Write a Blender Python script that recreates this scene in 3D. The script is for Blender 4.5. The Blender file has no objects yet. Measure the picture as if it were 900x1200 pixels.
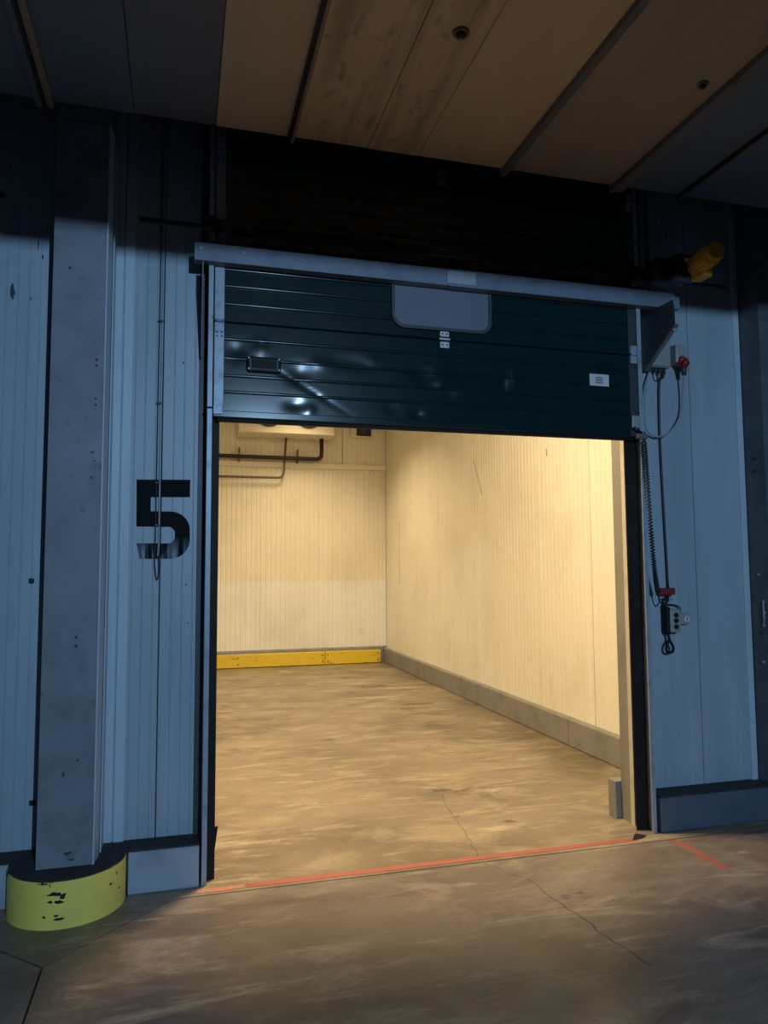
import bpy, bmesh, math, random
from mathutils import Vector, Matrix
random.seed(7)
R = math.radians
sc = bpy.context.scene
C = sc.collection

# ------------------------------------------------------------------ camera
cam_d = bpy.data.cameras.new('camera'); cam = bpy.data.objects.new('camera', cam_d); C.objects.link(cam)
cam_d.sensor_fit = 'VERTICAL'; cam_d.sensor_height = 36.0; cam_d.lens = 864.0 * 36 / 1200
cam_d.clip_start = 0.02; cam_d.clip_end = 300
cam.matrix_world = (Matrix.Translation((0, 0, 1.55)) @ Matrix.Rotation(R(-15.46), 4, 'Z')
                    @ Matrix.Rotation(R(94.39), 4, 'X') @ Matrix.Rotation(R(-0.33), 4, 'Z'))
sc.camera = cam

# ------------------------------------------------------------------ world, lights, exposure
w = bpy.data.worlds.new('dusk_sky'); sc.world = w; w.use_nodes = True
bg = w.node_tree.nodes['Background']
bg.inputs[0].default_value = (0.36, 0.62, 1.0, 1); bg.inputs[1].default_value = 0.11

def light(name, kind, loc, col, power, **kw):
    d = bpy.data.lights.new(name, kind); d.color = col; d.energy = power
    for k, v in kw.items(): setattr(d, k, v)
    o = bpy.data.objects.new(name, d); C.objects.link(o); o.location = loc
    return o
# cool lamp under the canopy behind the camera, level with the added downstand that cuts it off
fl = light('bay_lamp', 'SPOT', (1.15, -3.6, 3.215), (0.40, 0.68, 1.0), 900, shadow_soft_size=0.02, spot_size=R(62), spot_blend=0.25)
fl.rotation_euler = (Vector((1.2, 4, 1.9)) - fl.location).to_track_quat('-Z', 'Y').to_euler()
# ceiling tubes in the lit room
WARM = (1.0, 0.77, 0.455)
for (lx, ly, pw, sp, ln) in ((0.85, 4.65, 305, 180, .8), (1.75, 10.2, 66, 110, 1.5), (-1.9, 6.5, 85, 130, 1.5)):
    light('room_tube_light', 'AREA', (lx, ly, 4.46), WARM, pw, shape='RECTANGLE', size=0.25, size_y=ln, spread=R(sp))

vs = sc.view_settings
vs.view_transform = 'Standard'; vs.look = 'None'; vs.gamma = 1.0; vs.exposure = 0.0
vs.use_curve_mapping = False

# ------------------------------------------------------------------ materials
def new_mat(name):
    m = bpy.data.materials.new(name); m.use_nodes = True
    nt = m.node_tree; b = nt.nodes['Principled BSDF']
    return m, nt, b
def N(nt, t, **kw):
    n = nt.nodes.new(t)
    for k, v in kw.items():
        if k in n.inputs: n.inputs[k].default_value = v
        else: setattr(n, k, v)
    return n
def noise(nt, scale, detail=4, stretch=(1, 1, 1), rough=0.55, off=(0, 0, 0), rz=0.0, dist=0.0):
    tc = N(nt, 'ShaderNodeTexCoord'); mp = N(nt, 'ShaderNodeMapping')
    mp.inputs['Scale'].default_value = stretch; mp.inputs['Location'].default_value = off
    nz = N(nt, 'ShaderNodeTexNoise'); nz.inputs['Scale'].default_value = scale
    mp.inputs['Rotation'].default_value = (0, 0, rz); nz.inputs['Distortion'].default_value = dist
    nz.inputs['Detail'].default_value = detail; nz.inputs['Roughness'].default_value = rough
    nt.links.new(tc.outputs['Object'], mp.inputs[0]); nt.links.new(mp.outputs[0], nz.inputs['Vector'])
    return nz.outputs['Fac']
def ramp(nt, src, lo, hi):
    r = N(nt, 'ShaderNodeMapRange'); r.inputs['From Min'].default_value = lo; r.inputs['From Max'].default_value = hi
    nt.links.new(src, r.inputs['Value']); return r.outputs['Result']
def mixc(nt, fac, a, b):
    m = N(nt, 'ShaderNodeMix', data_type='RGBA')
    nt.links.new(fac, m.inputs['Factor'])
    for s, i in ((a, 6), (b, 7)):
        if isinstance(s, tuple): m.inputs[i].default_value = (*s, 1)
        else: nt.links.new(s, m.inputs[i])
    return m.outputs[2]
def mat(name, base, layers=(), rough=0.5, metal=0.0, bump=None, spec=0.5, coat=0.0):
    """layers: (colour, noise scale, lo, hi, stretch) mixed over the base one after the other"""
    m, nt, b = new_mat(name)
    col = tuple(base)
    for i, L in enumerate(layers):
        c, s, lo, hi = L[:4]; st = L[4] if len(L) > 4 else (1, 1, 1)
        f = ramp(nt, noise(nt, s, 5, st, off=(i * 3.1, i * 1.7, i * 2.3)), lo, hi)
        col = mixc(nt, f, col, tuple(c))
    if isinstance(col, tuple): b.inputs['Base Color'].default_value = (*col, 1)
    else: nt.links.new(col, b.inputs['Base Color'])
    b.inputs['Roughness'].default_value = rough; b.inputs['Metallic'].default_value = metal
    b.inputs['Specular IOR Level'].default_value = spec; b.inputs['Coat Weight'].default_value = coat
    if bump:
        bn = N(nt, 'ShaderNodeBump'); bn.inputs['Strength'].default_value = bump[1]; bn.inputs['Distance'].default_value = bump[2]
        nt.links.new(noise(nt, bump[0], 4, bump[3] if len(bump) > 3 else (1, 1, 1)), bn.inputs['Height'])
        nt.links.new(bn.outputs[0], b.inputs['Normal'])
    return m
M = {}
M['facade'] = mat('painted_facade_panel', (0.36, 0.43, 0.50), [((0.29, 0.35, 0.41), 1.4, 0.45, 0.75, (2, 2, .4)), ((0.42, 0.50, 0.57), 9, 0.55, 0.8, (1, 1, .08))], rough=0.42)
M['flash'] = mat('pale_flashing', (0.46, 0.55, 0.63), [((0.36, 0.43, 0.50), 4, 0.5, 0.8, (2, 2, .3))], rough=0.4)
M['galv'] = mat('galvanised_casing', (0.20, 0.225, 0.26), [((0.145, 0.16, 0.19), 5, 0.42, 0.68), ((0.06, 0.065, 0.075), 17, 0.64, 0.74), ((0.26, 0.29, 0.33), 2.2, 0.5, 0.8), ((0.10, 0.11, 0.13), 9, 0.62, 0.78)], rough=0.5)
M['galv_shaded'] = mat('shaded_casing', (0.105, 0.115, 0.13), [((0.07, 0.078, 0.09), 5, 0.42, 0.68), ((0.035, 0.04, 0.045), 17, 0.64, 0.74)], rough=0.55)  # darker casing copy, shade of the right column put into the colour
M['galv_bright'] = mat('bright_galvanised_steel', (0.34, 0.39, 0.46), [((0.20, 0.23, 0.28), 14, 0.5, 0.75), ((0.07, 0.08, 0.09), 30, 0.68, 0.78)], rough=0.42, metal=0.15)
M['beam'] = mat('galvanised_beam', (0.18, 0.21, 0.27), [((0.13, 0.155, 0.20), 7, 0.45, 0.75)], rough=0.45, metal=0.1)
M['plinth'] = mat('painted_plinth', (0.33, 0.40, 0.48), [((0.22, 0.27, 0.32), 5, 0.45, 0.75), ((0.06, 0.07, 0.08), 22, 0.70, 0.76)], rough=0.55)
M['plinth_shaded'] = mat('shaded_plinth_paint', (0.085, 0.115, 0.155), [((0.06, 0.08, 0.11), 4, 0.42, 0.75), ((0.04, 0.05, 0.06), 22, 0.70, 0.76)], rough=0.6)  # darker copy of the plinth paint, holds the shade on the right
M['tar'] = mat('black_bitumen', (0.022, 0.022, 0.024), [((0.045, 0.042, 0.04), 12, 0.5, 0.8)], rough=0.75)
M['yellow_plinth'] = mat('yellow_paint_worn', (0.93, 0.78, 0.15), [((0.72, 0.61, 0.15), 3.2, 0.48, 0.75), ((0.05, 0.05, 0.045), 12, 0.65, 0.68), ((0.45, 0.40, 0.14), 9, 0.64, 0.80)], rough=0.5)
M['yellow_board'] = mat('yellow_board_paint', (0.70, 0.49, 0.015), [((0.28, 0.19, 0.03), 12, 0.60, 0.70, (.6, 1, 2)), ((0.62, 0.38, 0.02), 4, 0.5, 0.8)], rough=0.45)
M['rubber'] = mat('black_rubber', (0.008, 0.008, 0.009), [((0.018, 0.018, 0.02), 9, 0.5, 0.8)], rough=0.6, spec=0.25)
M['black'] = mat('black_plastic', (0.012, 0.012, 0.013), rough=0.45)
M['black_steel'] = mat('black_steel', (0.014, 0.014, 0.016), [((0.04, 0.02, 0.012), 12, 0.55, 0.8)], rough=0.55)
M['door'] = mat('dark_green_door_lacquer', (0.0050, 0.021, 0.023), [((0.008, 0.028, 0.030), 5, 0.45, 0.8)], rough=0.19, spec=0.5)
M['acrylic'] = mat('clouded_acrylic', (0.19, 0.20, 0.255), [((0.15, 0.16, 0.205), 3, 0.4, 0.8)], rough=0.3)
M['cream'] = mat('cream_wall_panel', (0.80, 0.755, 0.63), [((0.70, 0.65, 0.53), 1.2, 0.45, 0.75), ((0.62, 0.57, 0.47), 3.1, 0.62, 0.8, (1, 1, .45)), ((0.84, 0.80, 0.69), 7, 0.5, 0.8, (1, 1, .05))], rough=0.5)
M['cream_trim'] = mat('cream_trim', (0.80, 0.75, 0.62), rough=0.5)
M['kerb'] = mat('grey_kerb_concrete', (0.235, 0.225, 0.20), [((0.165, 0.16, 0.145), 4, 0.45, 0.75), ((0.45, 0.42, 0.37), 13, 0.64, 0.78), ((0.13, 0.12, 0.11), 8, 0.64, 0.8)], rough=0.7, bump=(30, .3, .004))
M['jamb'] = mat('grey_jamb_lining', (0.22, 0.205, 0.18), [((0.165, 0.155, 0.135), 6, 0.45, 0.7, (1, 1, .3))], rough=0.55)
M['jamb_pale'] = mat('pale_jamb_edge', (0.50, 0.46, 0.39), [((0.36, 0.33, 0.28), 8, 0.5, 0.8)], rough=0.5)
M['ceil_grey'] = mat('grey_ceiling_panel', (0.18, 0.22, 0.29), [((0.15, 0.185, 0.25), 2.5, 0.45, 0.75)], rough=0.6)
M['ceil_mid'] = mat('warm_grey_ceiling_panel', (0.21, 0.225, 0.25), [((0.18, 0.19, 0.215), 2.5, 0.45, 0.75)], rough=0.6)
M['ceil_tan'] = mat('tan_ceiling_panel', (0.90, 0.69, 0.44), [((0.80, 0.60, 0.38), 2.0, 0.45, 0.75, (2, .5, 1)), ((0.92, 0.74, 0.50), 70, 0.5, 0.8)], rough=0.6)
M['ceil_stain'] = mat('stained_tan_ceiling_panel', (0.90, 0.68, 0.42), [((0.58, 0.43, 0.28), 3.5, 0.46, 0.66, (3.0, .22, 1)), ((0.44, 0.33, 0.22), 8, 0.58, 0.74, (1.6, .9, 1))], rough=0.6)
M['ceil_falloff'] = mat('ceiling_panel_painted_falloff', (0.50, 0.42, 0.33), [((0.34, 0.30, 0.26), 1.6, 0.42, 0.7, (3, .3, 1))], rough=0.6)  # tan panel greyed, falloff of the warm light put into its colour
M['rail'] = mat('grey_ceiling_rail', (0.20, 0.195, 0.19), [((0.13, 0.125, 0.12), 10, 0.5, 0.8)], rough=0.5)
M['rail_dark'] = mat('dark_ceiling_slot', (0.03, 0.03, 0.03), rough=0.6)
M['rail_tan'] = mat('tan_ceiling_batten', (0.42, 0.33, 0.23), [((0.30, 0.24, 0.17), 10, 0.5, 0.8)], rough=0.6)
M['dark_wall'] = mat('dark_upper_wall', (0.10, 0.11, 0.12), rough=0.7)
M['grey_plastic'] = mat('grey_plastic', (0.30, 0.32, 0.31), [((0.23, 0.25, 0.24), 12, 0.5, 0.8)], rough=0.45)
M['grey_dark'] = mat('dark_grey_steel', (0.045, 0.05, 0.06), [((0.03, 0.034, 0.042), 10, 0.5, 0.8)], rough=0.5)  # tone lowered so the right gusset carries its shade in the colour
M['gusset_tan'] = mat('weathered_bracket_steel', (0.16, 0.145, 0.135), [((0.10, 0.09, 0.085), 10, 0.5, 0.8)], rough=0.5)
M['red'] = mat('red_plastic', (0.33, 0.02, 0.025), rough=0.4)
M['dark_red'] = mat('dark_red_bracket', (0.22, 0.015, 0.025), rough=0.5)
M['motor'] = mat('ochre_motor_paint', (0.62, 0.33, 0.02), [((0.45, 0.24, 0.02), 18, 0.5, 0.75)], rough=0.5)
M['white_lab'] = mat('white_label', (0.62, 0.62, 0.66), rough=0.5)
M['print'] = mat('grey_print', (0.12, 0.12, 0.15), rough=0.6)
M['cable_grey'] = mat('grey_cable', (0.30, 0.33, 0.36), rough=0.5)
M['tape'] = mat('red_floor_tape', (0.38, 0.095, 0.075), [((0.30, 0.08, 0.06), 7, 0.5, 0.8), ((0.12, 0.08, 0.06), 16, 0.62, 0.70, (.5, 2, 1))], rough=0.55)
M['tape_faded'] = mat('faded_red_tape', (0.50, 0.17, 0.11), [((0.34, 0.22, 0.16), 9, 0.45, 0.65)], rough=0.65)
M['crack'] = mat('dark_crack', (0.06, 0.047, 0.037), rough=0.9)
M['stain'] = mat('oil_stain', (0.10, 0.078, 0.058), [((0.16, 0.125, 0.095), 9, 0.42, 0.62)], rough=0.5)
M['joint'] = mat('joint_filler', (0.03, 0.025, 0.02), rough=0.9)
M['pipe'] = mat('black_pipe_lagging', (0.022, 0.02, 0.018), rough=0.6)
M['pipe_grey'] = mat('dull_copper_pipe', (0.13, 0.11, 0.085), rough=0.5)
M['fan'] = mat('dark_fan_grille', (0.05, 0.045, 0.04), rough=0.6)
M['asphalt'] = mat('yard_asphalt', (0.06, 0.062, 0.066), [((0.045, 0.046, 0.05), 2, 0.4, 0.7)], rough=0.85)

def concrete_floor(name, k=(1, 1, 1)):
    m, nt, b = new_mat(name)
    mixc0 = globals()['mixc']
    K = lambda c: tuple(a * q for a, q in zip(c, k)) if isinstance(c, tuple) else c
    mixc = lambda nt, f, a, c: mixc0(nt, f, K(a), K(c))
    c = (0.225, 0.187, 0.150)
    c = mixc(nt, ramp(nt, noise(nt, 0.9, 6, rz=.4), 0.42, 0.62), c, (0.150, 0.120, 0.095))
    c = mixc(nt, ramp(nt, noise(nt, 2.2, 8, (.7, 1.4, 1), .70, (4, 1, 0), rz=.5, dist=.8), 0.49, 0.66), c, (0.31, 0.262, 0.208))
    c = mixc(nt, ramp(nt, noise(nt, 3.6, 8, (.35, 1.5, 1), .72, (1, 7, 0), rz=-.35, dist=.6), 0.55, 0.68), c, (0.42, 0.36, 0.29))
    c = mixc(nt, ramp(nt, noise(nt, 5.5, 8, (.25, 1.6, 1), .72, (3, 5, 0), rz=.75, dist=.5), 0.58, 0.70), c, (0.40, 0.34, 0.27))
    c = mixc(nt, ramp(nt, noise(nt, 1.5, 8, (.4, 1.5, 1), .70, (6, 2, 0), rz=.9, dist=.9), 0.55, 0.70), c, (0.125, 0.097, 0.075))
    c = mixc(nt, ramp(nt, noise(nt, 3.4, 7, (.6, 1.2, 1), .65, (9, 3, 0)), 0.63, 0.70), c, (0.075, 0.058, 0.045))
    c = mixc(nt, ramp(nt, noise(nt, 45, 4, (1, 1, 1), .65), 0.55, 0.80), c, (0.135, 0.108, 0.087))
    nt.links.new(c, b.inputs['Base Color'])
    r = ramp(nt, noise(nt, 3.0, 5), 0.3, 0.8)
    mr = N(nt, 'ShaderNodeMapRange'); mr.inputs['To Min'].default_value = 0.30; mr.inputs['To Max'].default_value = 0.58
    nt.links.new(r, mr.inputs['Value']); nt.links.new(mr.outputs[0], b.inputs['Roughness'])
    b.inputs['Specular IOR Level'].default_value = 0.5
    bn = N(nt, 'ShaderNodeBump'); bn.inputs['Strength'].default_value = 0.25; bn.inputs['Distance'].default_value = 0.006
    nt.links.new(noise(nt, 14, 6), bn.inputs['Height']); nt.links.new(bn.outputs[0], b.inputs['Normal'])
    return m
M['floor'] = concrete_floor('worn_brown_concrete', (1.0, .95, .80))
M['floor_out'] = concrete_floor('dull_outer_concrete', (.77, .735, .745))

def stencil_paint():
    # black paint, worn through to the panel in vertical streaks at the foot of the figure
    m, nt, b = new_mat('black_stencil_paint')
    tc = N(nt, 'ShaderNodeTexCoord'); sp = N(nt, 'ShaderNodeSeparateXYZ'); nt.links.new(tc.outputs['Object'], sp.inputs[0])
    wear = ramp(nt, sp.outputs['Z'], 0.115, 0.02)
    st = ramp(nt, noise(nt, 26, 4, (1, 1, .10)), 0.46, 0.60)
    mu = N(nt, 'ShaderNodeMath', operation='MULTIPLY'); nt.links.new(wear, mu.inputs[0]); nt.links.new(st, mu.inputs[1])
    nt.links.new(mixc(nt, mu.outputs[0], (0.006, 0.0065, 0.0075), (0.27, 0.32, 0.37)), b.inputs['Base Color'])
    b.inputs['Roughness'].default_value = 0.7; b.inputs['Specular IOR Level'].default_value = 0.12
    return m
M['stencil'] = stencil_paint()

# ------------------------------------------------------------------ geometry helpers
class G:
    """collects shapes in world coordinates; build() links them as one mesh object"""
    def __init__(s): s.v = []; s.f = []; s.sm = []
    def add(s, vs, fs, smooth=False):
        o = len(s.v); s.v += [tuple(v) for v in vs]
        s.f += [tuple(i + o for i in f) for f in fs]; s.sm += [smooth] * len(fs); return s
    def box(s, x0, x1, y0, y1, z0, z1):
        vs = [(x, y, z) for z in (z0, z1) for y in (y0, y1) for x in (x0, x1)]
        return s.add(vs, [(0, 2, 3, 1), (4, 5, 7, 6), (0, 1, 5, 4), (1, 3, 7, 5), (3, 2, 6, 7), (2, 0, 4, 6)])
    def bbox(s, x0, x1, y0, y1, z0, z1, b=0.004, seg=2):
        bm = bmesh.new(); bmesh.ops.create_cube(bm, size=1)
        for v in bm.verts: v.co = Vector(((x0 + x1) / 2 + v.co.x * (x1 - x0), (y0 + y1) / 2 + v.co.y * (y1 - y0), (z0 + z1) / 2 + v.co.z * (z1 - z0)))
        bmesh.ops.bevel(bm, geom=bm.edges[:], offset=b, segments=seg, affect='EDGES', profile=0.5)
        bm.verts.index_update(); s.add([v.co[:] for v in bm.verts], [[v.index for v in f.verts] for f in bm.faces]); bm.free(); return s
    def prism(s, poly, a, b, axis='z', smooth=False):
        """extrude a 2D polygon: axis z -> (x,y), axis x -> (y,z), axis y -> (x,z)"""
        mk = {'z': lambda p, t: (p[0], p[1], t), 'x': lambda p, t: (t, p[0], p[1]), 'y': lambda p, t: (p[0], t, p[1])}[axis]
        n = len(poly); vs = [mk(p, a) for p in poly] + [mk(p, b) for p in poly]
        s.add(vs, [tuple(range(n))[::-1], tuple(range(n, 2 * n))])
        return s.addf(len(s.v) - 2 * n, [(i, (i + 1) % n, n + (i + 1) % n, n + i) for i in range(n)], smooth)
    def addf(s, o, fs, smooth):
        s.f += [tuple(i + o for i in f) for f in fs]; s.sm += [smooth] * len(fs); return s
    def cyl(s, p, q, r, n=20, r2=None, caps=True, smooth=True):
        p, q = Vector(p), Vector(q); d = (q - p).normalized(); r2 = r if r2 is None else r2
        u = d.orthogonal().normalized(); v = d.cross(u); vs = []
        for c, rr in ((p, r), (q, r2)):
            vs += [(c + (u * math.cos(2 * math.pi * i / n) + v * math.sin(2 * math.pi * i / n)) * rr)[:] for i in range(n)]
        o = len(s.v); s.add(vs, [(i, (i + 1) % n, n + (i + 1) % n, n + i) for i in range(n)], smooth)
        if caps: s.addf(o, [tuple(range(n))[::-1], tuple(range(n, 2 * n))], False)
        return s
    def tube(s, pts, r, n=8):
        pts = [Vector(p) for p in pts]; vs = []; T = None; u = None
        for i, p in enumerate(pts):
            d = (pts[min(i + 1, len(pts) - 1)] - pts[max(i - 1, 0)]).normalized()
            u = d.orthogonal().normalized() if u is None else (u - d * u.dot(d)).normalized()
            v = d.cross(u)
            vs += [(p + (u * math.cos(2 * math.pi * k / n) + v * math.sin(2 * math.pi * k / n)) * r)[:] for k in range(n)]
        fs = [(i * n + k, i * n + (k + 1) % n, (i + 1) * n + (k + 1) % n, (i + 1) * n + k) for i in range(len(pts) - 1) for k in range(n)]
        o = len(s.v); s.add(vs, fs, True); m = (len(pts) - 1) * n
        return s.addf(o, [tuple(range(n))[::-1], tuple(range(m, m + n))], False)
    def build(s, name, m, parent=None):
        me = bpy.data.meshes.new(name); ob = bpy.data.objects.new(name, me); C.objects.link(ob)
        off = Vector((0, 0, 0))
        if parent is not None:
            p = parent
            while p is not None: off += p.location; p = p.parent
            ob.parent = parent
        else:
            off = s.origin if hasattr(s, 'origin') else off; ob.location = off
        me.from_pydata([(Vector(v) - off)[:] for v in s.v], [], s.f)
        me.polygons.foreach_set('use_smooth', s.sm)
        bm = bmesh.new(); bm.from_mesh(me); bmesh.ops.recalc_face_normals(bm, faces=bm.faces); bm.to_mesh(me); bm.free()
        me.materials.append(M[m]); me.update()
        return ob
    def at(s, x, y, z): s.origin = Vector((x, y, z)); return s
def spline(pts, k=8):
    P = [Vector(p) for p in pts]; P = [2 * P[0] - P[1]] + P + [2 * P[-1] - P[-2]]; out = []
    for i in range(1, len(P) - 2):
        a, b, c, d = P[i - 1:i + 3]
        for j in range(k):
            t = j / k
            out.append(0.5 * ((2 * b) + (c - a) * t + (2 * a - 5 * b + 4 * c - d) * t * t + (3 * b - a - 3 * c + d) * t ** 3))
    return out + [P[-2]]
def tag(o, label, cat, group=None):
    o['label'] = label; o['category'] = cat
    if group: o['group'] = group
    return o
def struct(o, label=None):
    o['kind'] = 'structure'
    if label: o['label'] = label
    return o
def thing(name, loc, label, cat, group=None):
    o = bpy.data.objects.new(name, None); C.objects.link(o); o.location = loc; o.empty_display_size = 0.1
    return tag(o, label, cat, group)
def ribbed(u0, u1, front, back, pitch=0.052, gw=0.007, gd=0.003, phase=0.0):
    """(u, depth) outline of a micro-ribbed sandwich panel, open side at depth=front; dir of front given by sign"""
    sg = 1 if back > front else -1
    pts = [(u0, front + sg * .004), (u0 + .003, front)]
    u = u0 + phase + pitch
    while u < u1 - gw - .004:
        pts += [(u - gw / 2, front), (u - gw * .15, front + sg * gd), (u + gw * .15, front + sg * gd), (u + gw / 2, front)]
        u += pitch
    return pts + [(u1 - .003, front), (u1, front + sg * .004), (u1, back), (u0, back)]

# ================================================================== SETTING
YP = 3.99          # face of the outer wall panels
# ---- floor: joint bed with separate slabs
fl_o = struct(G().box(-9, 9, -11, 12.6, -0.25, -0.03).build('floor', 'joint'), 'worn brown concrete floor with saw-cut joints')
def slab(poly, m='floor_out'): return G().prism(poly, -0.03, 0.0).build('slab', m, fl_o)
j = 0.0045
slab([(-4, 3.746 + j), (6, 3.746 + j), (6, 12.6), (-4, 12.6)], 'floor')                     # room slab
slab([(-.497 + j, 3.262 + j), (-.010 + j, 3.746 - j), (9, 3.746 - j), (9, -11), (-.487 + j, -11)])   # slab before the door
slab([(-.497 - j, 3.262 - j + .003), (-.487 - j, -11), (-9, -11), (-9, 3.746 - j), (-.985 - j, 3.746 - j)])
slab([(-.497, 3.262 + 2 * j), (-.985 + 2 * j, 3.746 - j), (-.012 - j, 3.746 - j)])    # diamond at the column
def crack(pts, wd=0.004):
    g = G(); P = []
    for a, b in zip(pts[:-1], pts[1:]):
        for k in range(6):
            t = k / 6; P.append((a[0] + (b[0] - a[0]) * t + random.uniform(-.012, .012), a[1] + (b[1] - a[1]) * t + random.uniform(-.01, .01)))
    P.append(pts[-1]); L = []; Rr = []
    for i, p in enumerate(P):
        h = wd / 2 * random.uniform(.3, 1.3); L.append((p[0] - h, p[1] - h * .4, .0006)); Rr.append((p[0] + h, p[1] + h * .4, .0006))
    n = len(P); g.add(L + Rr, [(i, i + 1, n + i + 1, n + i) for i in range(n - 1)])
    return g.build('crack', 'crack', fl_o)
crack([(1.70, 3.50), (1.728, 3.185), (1.748, 2.928), (1.80, 2.616)], .005)
crack([(1.767, 4.928), (1.681, 4.578), (1.643, 4.189), (1.56, 3.76)], .004)
crack([(1.56, 3.73), (1.63, 3.6), (1.70, 3.50)], .003)

# ---- outer wall: dark core with the door opening, panels, flashing
g = G().box(-9, .175, YP + .05, 4.14, 0, 5.0).box(2.70, 9, YP + .05, 4.14, 0, 5.0).box(.175, 2.70, YP + .05, 4.14, 3.13, 5.0)
wf = struct(g.build('wall_front', 'dark_wall'), 'blue-grey ribbed panel wall around the open door')
def facade(x0, x1, phase=0., pitch=.052, m='facade', z0=.21, z1=5.0, front=YP):
    return G().prism(ribbed(x0, x1, front, YP + .05, pitch, phase=phase), z0, z1).build('panel', m, wf)
facade(-2.10, -1.102); facade(-1.10, -.102, .03); facade(-.098, .160, .005)
facade(2.720, 3.153, .01, .072); facade(3.157, 4.2, .0, .072)
facade(.160, 2.715, .02, .10, 'dark_wall', 3.13, 5.0)
# flashing strips beside the columns, pale left pair stands in for lamp light
for x0, x1, f in ((-.352, -.306, .006), (-.300, -.250, .010), (3.505, 3.55, .010), (-.645, -.605, .006)):
    G().bbox(x0, x1, YP - f, YP + .01, .205, 5.0, .003, 1).build('flashing', 'flash', wf)
# plinth walls at the foot
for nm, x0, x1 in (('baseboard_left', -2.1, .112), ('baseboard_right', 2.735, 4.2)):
    o = struct(G().bbox(x0, x1, 3.845, YP + .06, 0.0, .198, .006, 1).build(nm, 'plinth' if x0 < 0 else 'plinth_shaded'), 'blue-grey painted concrete plinth ' + ('left' if x0 < 0 else 'right') + ' of the door')
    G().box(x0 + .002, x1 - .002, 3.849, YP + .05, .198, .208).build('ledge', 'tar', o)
# lining of the door opening
G().box(2.665, 2.70, 4.035, 4.14, 0, 3.13).build('jamb_lining', 'jamb', wf)
G().box(2.658, 2.70, YP + .004, 4.033, 0, 3.13).build('jamb_edge', 'jamb_pale', wf)
G().box(.145, .175, YP + .004, 4.14, 0, 3.13).build('jamb_lining', 'jamb', wf)
G().bbox(2.625, 3.285, 4.142, 4.225, 0, .225, .003, 1).build('kerb_block', 'jamb', wf)

# ---- the lit room
wr = struct(G().box(3.40, 3.55, 4.14, 12.6, 0, 4.7).build('wall_right', 'cream_trim'), 'cream ribbed wall on the right of the lit room')
ys = [4.14, 4.60, 5.552, 6.51, 7.46, 8.42, 9.37, 10.33, 11.28, 12.0]
for a, b in zip(ys[:-1], ys[1:]):
    pr = [(y, x) for (y, x) in ribbed(a + .005, b - .005, 3.35, 3.40, .0735, gw=.014, gd=.003)]
    G().prism([(x, y) for (y, x) in pr], .235, 4.7).build('panel', 'cream', wr)
kz = [4.225, 5.9, 7.6, 9.3, 12.0]
for a, b in zip(kz[:-1], kz[1:]):
    G().bbox(3.285, 3.42, a + .002, b - .002, 0, .235, .012, 2).build('kerb', 'kerb', wr)
wb = struct(G().box(-4, 3.4, 12.05, 12.2, 0, 4.7).build('wall_back', 'cream_trim'), 'cream ribbed back wall of the lit room')
xs = [-4.0, -1.6, -.65, .30, 1.25, 2.20, 3.35]
for a, b in zip(xs[:-1], xs[1:]):
    G().prism(ribbed(a + .0006, b - .0006, 12.0, 12.05, .079, gw=.026, gd=.008), .265, 3.21).build('panel', 'cream', wb)
for a, b in ((-4, -.35), (-.35, 2.595), (2.605, 3.35)):
    G().prism(ribbed(a + .0006, b - .0006, 12.0, 12.05, .079, gw=.026, gd=.008), 3.29, 4.7).build('panel', 'cream', wb)
G().bbox(-4, 3.349, 11.955, 12.05, 3.206, 3.294, .006, 1).build('rail_trim', 'cream_trim', wb)
G().bbox(-4, 3.284, 11.945, 12.05, 0, .262, .010, 1).build('kerb', 'kerb', wb)
struct(G().box(-4.2, -4.0, 4.14, 12.2, 0, 4.7).build('wall_left', 'cream'), 'cream wall on the far left of the lit room')
struct(G().box(-4.2, 3.55, 4.14, 12.2, 4.7, 4.85).build('ceiling', 'cream_trim'), 'ceiling of the lit room')

# ---- canopy ceiling outside
ZC = 3.81; YE = 3.70
cl = struct(G().box(-9, 9, -10.0, YE - .02, ZC + .05, ZC + .20).build('ceiling', 'rail_dark'), 'panelled canopy ceiling over the loading bay')
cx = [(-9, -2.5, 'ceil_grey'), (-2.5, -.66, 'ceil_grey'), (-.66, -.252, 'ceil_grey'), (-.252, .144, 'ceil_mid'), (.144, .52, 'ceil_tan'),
      (.52, .942, 'ceil_stain'), (.942, 1.228, 'ceil_stain'), (1.228, 1.73, 'ceil_tan'), (1.73, 2.455, 'ceil_falloff'), (2.455, 2.90, 'ceil_grey'), (2.90, 9, 'ceil_grey')]
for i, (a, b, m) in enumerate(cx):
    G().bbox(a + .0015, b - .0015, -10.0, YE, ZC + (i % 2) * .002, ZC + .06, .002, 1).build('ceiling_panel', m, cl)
def rail(x0, x1, drop, m, y1=YE + .02): return G().box(x0, x1, -10.0, y1, ZC - drop, ZC + .05).build('rail', m, cl)
rail(-.700, -.672, .030, 'rail'); rail(-.668, -.655, .040, 'rail_dark', YE + .03); rail(-.652, -.622, .022, 'rail_tan')
rail(.510, .528, .030, 'rail_dark'); rail(.530, .546, .022, 'rail_tan')
rail(1.725, 1.762, .030, 'rail'); rail(2.430, 2.455, .034, 'rail'); rail(2.459, 2.515, .024, 'ceil_mid'); rail(2.519, 2.535, .010, 'rail')
rail(2.892, 2.905, .022, 'rail_dark'); rail(2.907, 2.925, .018, 'rail')
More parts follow.
